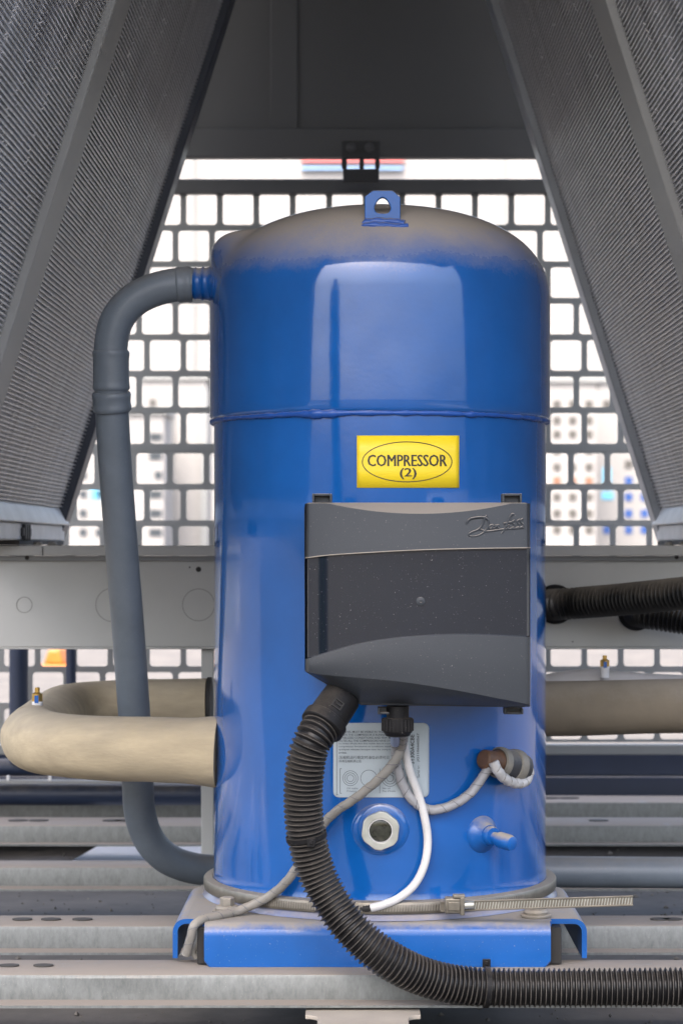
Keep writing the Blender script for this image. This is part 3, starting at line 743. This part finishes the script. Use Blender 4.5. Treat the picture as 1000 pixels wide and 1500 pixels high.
def clip(x0, x1, y0, y1):
    mb = MB(); Y = YX+.048; a = P(x0,y1,Y); b = P(x1,y0,Y); k = .0022
    mb.box(a.x,a.x+k,Y,Y+.02,a.z,b.z); mb.box(b.x-k,b.x,Y,Y+.02,a.z,b.z)
    mb.box(a.x+k,b.x-k,Y,Y+.02,(b.z-k if y0 < 800 else a.z),(b.z if y0 < 800 else a.z+k)); mb.box(a.x+k,b.x-k,Y+.008,Y+.02,a.z+(k if y0 > 800 else 0),b.z-(k if y0 < 800 else 0))
    obj('clip', mb, m_box, tb, bevel=.0005)
clip(457,486,723,736); clip(735,764,723,736); clip(553,580,1037,1046.5); clip(738,766,1038,1046.5)
# embossed script logo
Z7 = lambda x, y: (660+x/7.69, 740+y/7.69)
strokes = [
 [(180,212),(195,180),(225,152),(280,140),(340,134),(385,136),(410,118)],
 [(385,140),(370,185),(345,240),(310,275),(250,300),(212,322),(205,342),(230,352),(300,346),(360,318),(405,268),(428,215),(425,172),(405,150),(385,140)],
 [(330,272),(365,285),(400,296),(470,290),(560,276),(700,264),(826,256)],
 [(478,222),(450,228),(434,248),(440,266),(460,258),(480,226),(474,262),(492,258)],
 [(496,264),(512,224),(508,252),(530,226),(544,228),(536,262),(552,258)],
 [(716,104),(700,98),(682,118),(650,180),(618,250),(592,300),(574,322)], [(600,206),(650,196),(690,192)],
 [(650,226),(632,240),(634,258),(652,258),(668,240),(660,226),(650,226)],
 [(728,168),(700,186),(706,206),(724,224),(718,248),(688,256)],
 [(786,160),(756,180),(762,202),(780,222),(776,246),(744,254)], [(822,150),(796,170),(800,196),(824,216),(822,240),(784,252)]]
mb = MB()
for s in strokes:
    pts = spline([Vector((*Z7(x, y), 0)) for x, y in s], .8); mb.tube([P(p.x, p.y, YX)+Vector((0,.0026+bow(p.x),0)) for p in pts], .0010, n=8)
obj('embossed_logo', mb, m_box, tb, smooth=80)

# glands below the box
gp = MB(); p0 = P(512,1004,YX+.05); p1 = P(470,1066,YX+.022); ax = (p1-p0).normalized(); L = (p1-p0).length
s_ = YX/F
gp.lathe([(25*s_,0),(25*s_,.014),(29*s_,.015),(30*s_,.034),(30*s_,L-.011),(34*s_,L-.0105),(34*s_,L-.001),(32*s_,L),(27*s_,L+.001)], c=p0, axis=ax, n=40)
gl = obj('conduit_gland', gp, m_black, tb, smooth=35, bevel=.0005)
q = Vector((0,0,1)).rotation_difference(ax)
mb = MB(); fw = Vector((0,-1,0)); fw = (fw-ax*fw.dot(ax)).normalized(); sd_ = ax.cross(fw)
cc = p0+ax*(L*.62)+fw*(30*s_)
for (u0,u1,v0,v1) in ((-8,8,-7,-5.2),(-8,8,5.2,7),(-8,-6,-5,5),(6,8,-5,5),(-8,3,-.9,.9)):
    pts = [cc+sd_*(u*s_)+ax*(v*s_)-fw*.0012 for u, v in ((u0,v0),(u1,v0),(u1,v1),(u0,v1))]; mb.prism(pts, fw*.0022)
obj('gland_latch', mb, m_rub, gl)
mb = MB(); c = P(582,1034,YX+.055)
mb.lathe([(17*s_,0),(17*s_,.011),(17*s_,.0112),(22.5*s_,.0118),(23*s_,.020),(22*s_,.0255),(20*s_,.0265),(18*s_,.029),(13*s_,.030)], c=c, axis=(0,0,-1), n=40)
for v in mb.v[:]:
    pass
sgl = obj('cable_gland', mb, m_black, tb, smooth=35)
mb = MB()
for k in range(24):
    a = 2*math.pi*k/24; x = c.x+23*s_*math.cos(a); y = c.y+23*s_*math.sin(a); mb.box(x-.0008,x+.0008,y-.0008,y+.0008,c.z-.024,c.z-.0125)
stuff(obj('grip_ribs', mb, m_black, sgl, smooth=0))

# ---------------------------------------------------------------- discharge pipe (grey)
c0 = P(283,417,CY)
path = [c0, P(262,417,CY), P(228,424,CY), P(196,440,CY), P(172,468,CY), P(163,505,2.402), P(163,560,2.405), P(167,650,2.42), P(178,800,2.45), P(190,950,2.49), P(199,1080,2.53), P(202,1150,2.55), P(206,1195,2.565), P(220,1232,2.58), P(246,1258,2.595), P(280,1271,2.61), P(320,1275,2.62), P(420,1276,2.63)]
pth = spline(path, .006)
t = thing('discharge_pipe', P(220,1300,2.5), 'grey coated discharge pipe bending from the compressor top down its left side', 'pipe')
mb = MB(); mb.tube(pth, .0183, n=32); obj('pipe', mb, m_pipe, t, smooth=60)
def sleeve(pts, r, name='joint_sleeve'):
    mb = MB(); p = spline(pts, .002); m = len(p)
    rs = [r*(.955 if i in (0, m-1) else 1+.034*(math.exp(-((i-2)/1.6)**2)+math.exp(-((i-m+3)/1.6)**2))) for i in range(m)]
    mb.tube(p, rs, n=36); obj(name, mb, m_pipe, t, smooth=50)
sleeve([P(163,513,2.403), P(163,540,2.404), P(163.5,572,2.406)], .0196)
sleeve([P(163.5,574,2.406), P(164,588,2.408), P(165,603,2.41)], .0206)
sleeve([P(282,416.5,CY), P(270,417,CY), P(259,418,CY)], .0188)
# liquid pipe on the right, behind the compressor
mb = MB(); mb.tube([P(520,1277,2.63), P(800,1277,2.63), P(1100,1279,2.64), P(1400,1281,2.64)], .0186, n=28)
tag(obj('grey_pipe', mb, m_pipe, smooth=60), 'horizontal grey pipe coming out behind the compressor at lower right', 'pipe')

# ---------------------------------------------------------------- insulated suction pipe
t = thing('insulated_pipe', P(150,1145,2.45), 'thick beige insulated pipe making a U-bend left of the compressor', 'insulated pipe')
zc_ = P(0,1097,2.38).z; zf = P(0,1036,2.78).z
def rnd_path(pts, r, n=10):
    out = [Vector(pts[0])]
    for i in range(1, len(pts)-1):
        p = Vector(pts[i]); a = (Vector(pts[i-1])-p).normalized(); b = (Vector(pts[i+1])-p).normalized()
        for k in range(n+1):
            u = k/n; s0 = p+a*r; s1 = p+b*r; out.append(s0*(1-u)**2+p*2*u*(1-u)+s1*u*u)
    out.append(Vector(pts[-1])); return out
Xe = -.1535
pth = rnd_path([(Xe,2.375,zc_-.003),(-.366,2.385,zc_+.004),(-.366,2.78,zf),(P(303,0,2.78).x,2.78,zf+.002)], .095, 14)
pth = spline(pth, .008)
mb = MB()
def ir(L, a, i):
    sm = a-2.45-.25*noise.noise(Vector((L*14,3,0))); g_ = -.05*math.exp(-(sm/.05)**2) + .025*math.exp(-((sm-.16)/.12)**2)
    return .0345*(1+g_+.05*noise.noise(Vector((L*9, math.cos(a)*1.2, math.sin(a)*1.2)))+.012*noise.noise(Vector((L*40, math.cos(a)*3, math.sin(a)*3)))) * (1+.10*math.exp(-(L/.02)**2))
mb.tube(pth, .0345, n=40, rf=ir); obj('insulation', mb, m_ins, t, smooth=70)
mb = MB(); e1 = Vector((P(303,0,2.78).x,2.78,zf+.002)); mb.tube([e1+Vector((.001,0,0)), e1+Vector((.006,0,0))], .036, n=32); obj('end_band', mb, m_rub, t)
mb = MB(); mb.tube([Vector((Xe+.0008,2.375,zc_-.003)), Vector((Xe+.03,2.375,zc_-.003))], .022, n=24); obj('inner_pipe', mb, m_rub, t)
def valve(x, y0, y1, Y, par):
    mb = MB(); a = P(x,y1,Y); H = P(x,y0,Y).z-a.z
    mb.lathe([(.0058,-.004),(.0058,H*.28),(.0062,H*.3),(.0062,H*.42)], c=a, n=16); o = obj('service_valve', mb, m_tray, par, smooth=40)
    mb = MB(); mb.lathe([(.0060,H*.42),(.0060,H*.74),(.0042,H*.78),(.0028,H*.80),(.0028,H)], c=a, n=12); obj('valve_cap', mb, m_brass, o, smooth=30)
    mb = MB(); mb.box(a.x-.0022,a.x+.0022,a.y-.0066,a.y-.0058,a.z+H*.36,a.z+H*.68); obj('blue_mark', mb, m_blue, o)
valve(55,1007,1042,2.47,t)
t = thing('insulated_header', P(900,1075,2.78), 'brown-beige insulated header pipe running behind the compressor to the right edge', 'insulated pipe')
mb = MB(); pth = spline([P(560,1036,2.78),P(800,1038,2.78),P(1000,1034,2.78),P(1400,1030,2.78)], .01)
mb.tube(pth, .0345, n=36, rf=lambda L,a,i: .0345*(1+.03*noise.noise(Vector((L*7+50, math.cos(a)*1.2, math.sin(a)*1.2))))); obj('insulation', mb, M('dusty_insulation', (.195,.16,.112), .85, var=.15, vs=14, bump=.4, bs=90, dust=.5), t, smooth=70)
mb = MB(); pth = spline([P(760,1030,2.86),P(850,1014,2.86),P(940,1020,2.86),P(1040,1024,2.86),P(1300,1030,2.86)], .01)
mb.tube(pth, .030, n=30, rf=lambda L,a,i: .030*(1+.06*noise.noise(Vector((L*9+7, math.cos(a), math.sin(a)))))); obj('foil_wrap', mb, m_tray if False else M('pale_wrap', (.48,.46,.45), .6, var=.1, vs=20, bump=.4, bs=70), t, smooth=70)
valve(885,960,988,2.83,t)

# ---------------------------------------------------------------- corrugated conduits
m_cond2 = M('dusty_conduit_plastic', (.012,.012,.012), .35, dust=.85, d0=.05, d1=.8, dn=.2, dcol=(.22,.19,.15))
m_crest = M('dusty_rib', (.066,.059,.051), .7, var=.5, vs=40)
def conduit(name, ctrl, r, pitch, label, mat=m_cond, depth=.12):
    t = thing(name, ctrl[-1], label, 'conduit', 'black corrugated conduits')
    pts = spline(ctrl, pitch/6); mb = MB(); rs = []
    for i in range(len(pts)):
        k = i % 6; rs.append(r*(1 if k == 0 else (1-depth*.35 if k in (1,5) else 1-depth)))
    mb.tube(pts, rs, n=28); obj('corrugated_tube', mb, mat, t, smooth=30)
    if mat is m_cond:
        mb = MB()
        for i in range(0, len(pts)-1, 6):
            ax_ = (pts[min(i+1,len(pts)-1)]-pts[max(i-1,0)]); mb.lathe([(r-.0004,-.0005),(r+.00025,-.0003),(r+.00025,.0003),(r-.0004,.0005)], c=pts[i], axis=ax_, n=24, cap=False)
        stuff(obj('dusty_rib_crests', mb, m_crest, t, smooth=30))
    return t, pts
g1_ = P(468,1069,YX+.021)
ctrl = [g1_-(ax*.01), g1_+ax*.012, P(449,1110,2.105), P(444,1160,2.11), P(447,1215,2.115), P(462,1275,2.12), P(488,1325,2.118), P(525,1372,2.112), P(572,1408,2.115), P(630,1434,2.128), P(700,1445.5,2.138), P(800,1447,2.141), P(1000,1446,2.141), P(1250,1446,2.141)]
mc, mpts = conduit('main_conduit', ctrl, .0187, .0049, 'long black corrugated conduit curving from the terminal box down along the front rail', depth=.15)
# the cable tie around it
def ring_tie(par, c, axis, r, name='cable_tie', hd=None):
    mb = MB(); mb.lathe([(r,-.0022),(r+.0012,-.0022),(r+.0012,.0022),(r,.0022)], c=c, axis=axis, n=40, cap=False)
    o = obj(name, mb, m_black, par, smooth=30)
    h = hd; mb = MB(); mb.box(h.x-.004,h.x+.004,h.y-.003,h.y+.002,h.z-.0045,h.z+.0035); mb.box(h.x-.0018,h.x+.0018,h.y-.0042,h.y-.0031,h.z-.002,h.z+.002); obj('tie_head', mb, m_black, o, bevel=.0008)
i0 = min(range(len(mpts)), key=lambda i: (mpts[i]-P(448,1225,2.115)).length)
ring_tie(mc, mpts[i0], (mpts[i0+4]-mpts[i0-4]), .0186, hd=mpts[i0]+Vector((.005,-.0195,-.003)))
i1 = min(range(len(mpts)), key=lambda i: (mpts[i]-P(712,1446,2.139)).length)
ring_tie(mc, mpts[i1], (mpts[i1+4]-mpts[i1-4]), .0186, hd=P(712,1410,2.185))
# upper right conduits entering the beam
c1, _ = conduit('side_conduit', [P(806,886,2.897), P(808,886,2.880), P(818,885.5,2.862), P(850,883,2.845), P(910,878,2.80), P(1000,869,2.73), P(1120,856,2.66)], .0208, .0064, 'black corrugated conduit entering the grey beam right of the compressor, upper of the two', mat=m_cond2, depth=.22)
mb = MB(); c = P(812,885,2.898); mb.lathe([(.026,0),(.026,.010),(.024,.012),(.020,.013)], c=c, axis=(0,-1,0), n=32); obj('bulkhead_nut', mb, m_black, c1, smooth=35, bevel=.0006)
c2, _ = conduit('side_conduit', [P(930,898,2.897), P(932,898.5,2.878), P(945,901,2.858), P(985,907,2.84), P(1060,918,2.81), P(1200,932,2.76)], .0180, .0060, 'lower black corrugated conduit half hidden under the other at the right edge', mat=m_cond2, depth=.22)
mb = MB(); c = P(930,898,2.898); mb.lathe([(.023,0),(.023,.010),(.021,.012),(.018,.013)], c=c, axis=(0,-1,0), n=32); obj('bulkhead_nut', mb, m_black, c2, smooth=35, bevel=.0006)

# ---------------------------------------------------------------- cables on the shell
def wrapped(r, pitch=.012, amp=.10):
    def f(L, a, i):
        ph = (L/pitch + a/(2*math.pi)) % 1.0
        return r*(1+amp*(.5-ph) - (.15 if ph < .08 else 0))
    return f
def helix(pts, r, pitch, par, mat, rr=.00042):
    m = len(pts); T = [(pts[min(i+1,m-1)]-pts[max(i-1,0)]).normalized() for i in range(m)]
    N = T[0].orthogonal().normalized(); L = 0; out = []; rn = random.Random(m)
    for i in range(m):
        N = (N-T[i]*N.dot(T[i])).normalized(); B = T[i].cross(N)
        if i: L += (pts[i]-pts[i-1]).length
        a = 2*math.pi*(L/pitch + .25*noise.noise(Vector((L*40, m, 0)))); out.append(pts[i]+(N*math.cos(a)+B*math.sin(a))*r)
    mb = MB(); mb.tube(out, rr, n=6); return obj('spiral_gap', mb, mat, par, smooth=60)
m_gap = M('wrap_gap', (.13,.13,.14), .6)
# grey wrapped cable to the left
pts = spline([P(592,1068,YX+.055), cyl(589,1090,.030), cyl(580,1112,.024), cyl(556,1140,.020), cyl(522,1168,.016), cyl(488,1192,.014), cyl(462,1222,.013), cyl(440,1262,.012), cyl(418,1293,.012), cyl(392,1314,.015), P(352,1333,2.245), P(318,1342,2.225), P(296,1347,2.212), P(284,1357,2.205), P(279,1376,2.208), P(273,1398,2.215)], .0016)
t = thing('wrapped_cable', P(300,1400,2.2), 'grey spiral-wrapped cable running left behind the conduit and down through the base plate gap', 'cable', 'cables on the compressor shell')
mb = MB(); mb.tube(pts, .0046, n=14, rf=wrapped(.0047,.017)); obj('spiral_wrap', mb, m_grey, t, smooth=60); helix(pts, .0046, .017, t, m_gap)
mb = MB(); p2 = [P(294,1360,2.216), P(291,1378,2.218), P(283,1394,2.22), P(288,1403,2.221)]; mb.tube(spline(p2,.002), .003, n=10); obj('loose_core', mb, m_grey, t, smooth=60)
# wrapped lead to the sensor, with its loop
t = thing('sensor_lead', cyl(650,1185,.01), 'pale spiral-wrapped sensor lead drooping right to the rusty clamp and looping there', 'cable', 'cables on the compressor shell')
pts = spline([P(579,1068,YX+.055), cyl(579,1092,.024), cyl(581,1120,.013), cyl(590,1150,.009), cyl(606,1174,.008), cyl(630,1186,.008), cyl(660,1180,.008), cyl(688,1162,.009), cyl(707,1137,.011), cyl(716,1124,.014)], .0014)
mb = MB(); mb.tube(pts, .005, n=14, rf=wrapped(.0049,.015)); obj('spiral_wrap', mb, m_wrap, t, smooth=60); helix(pts, .0048, .015, t, m_gap)
mb = MB(); mb.tube(pts[2:int(len(pts)*.22)], .0052, n=14); obj('sleeve', mb, m_pins, t, smooth=60)
pts = spline([cyl(722,1116,.024), cyl(728,1128,.026), cyl(738,1140,.024), cyl(753,1147,.020), cyl(768,1145,.017), cyl(774,1132,.016), cyl(770,1120,.015), cyl(760,1111,.013)], .0014)
mb = MB(); mb.tube(pts, .005, n=14, rf=wrapped(.0053,.011,.16)); obj('loop', mb, M('pale_wrap_loop', (.46,.45,.44), .4, var=.15, vs=90, speck=.3), t, smooth=60); helix(pts, .0052, .011, t, m_strap)
for a, b in (((770,1122),(758,1108)),((768,1124),(750,1126))):
    mb = MB(); mb.tube(spline([cyl(*a,.015), cyl((a[0]+b[0])/2+2,(a[1]+b[1])/2,.014), cyl(*b,.010)], .002), .0018, n=8); obj('wire', mb, m_wrap, t, smooth=60)
# white tube
t = thing('white_tube', cyl(545,1332,.006), 'smooth white tube curving down to the heater band below the sight glass', 'cable', 'cables on the compressor shell')
pts = spline([P(588,1068,YX+.06), cyl(592,1095,.020), cyl(600,1130,.012), cyl(612,1162,.010), cyl(621,1195,.010), cyl(626,1230,.010), cyl(622,1264,.011), cyl(608,1294,.012), cyl(586,1314,.012), cyl(562,1325,.012), cyl(543,1330,.011)], .003)
mb = MB(); mb.tube(pts, .0042, n=16); obj('tube', mb, m_white, t, smooth=60)
mb = MB(); mb.tube(spline([cyl(545,1329.6,.011), cyl(536,1331,.010), cyl(524,1331,.007)], .002), .0034, n=12); obj('black_end', mb, m_rub, t, smooth=60)
# sensor clamp
c = cyl(737,1119,.004); d = (c-Vector((CX,CY,c.z))); d.z = 0; d.normalize(); sx = Vector((-d.y, d.x, 0))
if sx.x < 0: sx = -sx
t = thing('sensor_clamp', c-Vector((0,0,.02)), 'rusty brown sensor clamp with dusty straps on the lower right of the shell', 'clamp')
ax_ = (sx+Vector((0,0,-.22))).normalized()
mb = MB(); mb.lathe([(.0145,-.014),(.0155,0),(.0155,.018),(.014,.026),(.010,.027)], c=c+d*.004, axis=ax_, n=20); body = obj('clamp_body', mb, m_dark, t, smooth=40)
mb = MB(); mb.lathe([(.008,-.036),(.010,-.034),(.0108,-.02),(.0128,-.0142)], c=c+d*.004, axis=ax_, n=20); obj('rusty_end', mb, m_rust, t, smooth=40)
for o_, r_, w_ in ((-.010,.0158,.0048),(.0125,.0170,.0058)):
    mb = MB(); mb.lathe([(r_-.002,-w_),(r_,-w_*.8),(r_+.0006,0),(r_,w_*.8),(r_-.002,w_)], c=c+d*.004+ax_*o_, axis=ax_, n=24, cap=False); obj('strap', mb, m_strap, t, smooth=40)

# ---------------------------------------------------------------- heater band
t = thing('heater_band', (CX, CY, ZP+.006), 'steel mesh heater band strapped round the foot of the compressor with a long loose end', 'heater band')
mb = MB(); zb = ZP+.0085; rb_ = RB+.0105
mb.lathe([(rb_-.004,zb-ZP-.002),(rb_,zb-ZP-.001),(rb_+.0006,zb-ZP+.001),(rb_+.0006,zb-ZP+.0092),(rb_-.0004,zb-ZP+.0104),(RB+.0012,zb-ZP+.0112)], c=(CX,CY,ZP), n=160, cap=False)
obj('band', mb, m_band, t, smooth=40)
mb = MB()
for k in range(-46, 60):
    a = R_(k*.85); x = CX+(rb_+.0012)*math.sin(a); y = CY-(rb_+.0012)*math.cos(a); u = Vector((math.cos(a), math.sin(a), 0)); 
    p = Vector((x,y,zb+.0015)); q2 = Vector((0,0,.0066)); sl2 = u*.0006
    mb.add([p-u*.0007, p+u*.0007, p+u*.0007+q2+sl2, p-u*.0007+q2+sl2], [(0,1,2,3)])
stuff(obj('mesh_ribs', mb, m_bolt, t, smooth=0))
p0 = P(645,1328,2.205); p1 = P(926,1319,2.17)
mb = MB(); u = (p1-p0).normalized(); h = Vector((0,0,.0052)); dn = Vector((0,.0008,0))
mb.add([p0-h-dn,p1-h*.95-dn,p1+h*.95-dn,p0+h-dn,p0-h+dn,p1-h*.95+dn,p1+h*.95+dn,p0+h+dn], [(0,1,2,3),(7,6,5,4),(0,4,5,1),(1,5,6,2),(2,6,7,3),(3,7,4,0)])
for s_2 in (-1,1):
    e = Vector((0,-.0014,s_2*.0044)); mb.tube([p0+e, p1+e*.97], .0009, n=6)
obj('loose_end', mb, m_band, t, smooth=0)
mb = MB(); LL = (p1-p0).length; k = .012
while k < LL-.002:
    p = p0+u*k+Vector((0,-.0014,0)); mb.add([p+Vector((-.0006,0,-.0034)), p+Vector((.0002,0,-.0034)), p+Vector((.0014,0,.0034)), p+Vector((.0006,0,.0034))], [(0,1,2,3)]); k += .00285
stuff(obj('end_ribs', mb, m_zinc, t, smooth=0))
mb = MB(); a = P(651,1338,2.198); b = P(679,1315,2.198); mb.box(a.x,b.x,2.194,2.209,a.z,b.z); bk = obj('buckle', mb, m_band, t, bevel=.0015)
mb = MB(); mb.box(a.x+.003,b.x-.004,2.1915,2.1938,a.z+.0035,b.z-.0035); mb.box(a.x+.008,b.x+.001,2.1925,2.205,b.z+.0002,b.z+.003); mb.box(b.x-.004,b.x+.0004,2.1915,2.1938,a.z-.001,b.z+.001); obj('buckle_plate', mb, m_band, bk, bevel=.0006)
mb = MB(); mb.tube([P(680,1326,2.196), P(694,1325.5,2.195)], .0038, n=14); mb.tube([P(679,1326,2.196), P(686,1325.6,2.196)], .0028, n=14); obj('tension_screw', mb, m_zinc, bk, smooth=40)

# added post out of view, standing in for the dark streak mirrored in the dome
q = Vector((-1.0, .50, 0))
t = thing('reflection_post', q, 'dark post with green stripes, added out of view to give the dome its dark reflection', 'post')
mb = MB(); mb.lathe([(.16,.002),(.16,.02),(.13,.03),(.13,.97),(.11,1.0),(.045,1.01),(.045,1.14),(.03,1.15)], c=q, n=32); obj('post', mb, m_navy, t, smooth=40)
for a0 in (-.9, -.1):
    mb = MB(); vs = [q+Vector((.1315*math.cos(a0+k*.1+1.1-2.2*0), .1315*math.sin(a0+k*.1-1.2), z)) for z in (.1,.93) for k in range(4)]
    vs = [q+Vector((.1315*math.sin(a0+k*.1+.6), .1315*math.cos(a0+k*.1+.6), z)) for z in (.1,.93) for k in range(4)]
    mb.add(vs, [(k,k+1,k+5,k+4) for k in range(3)]); obj('green_stripe', mb, m_green, t)
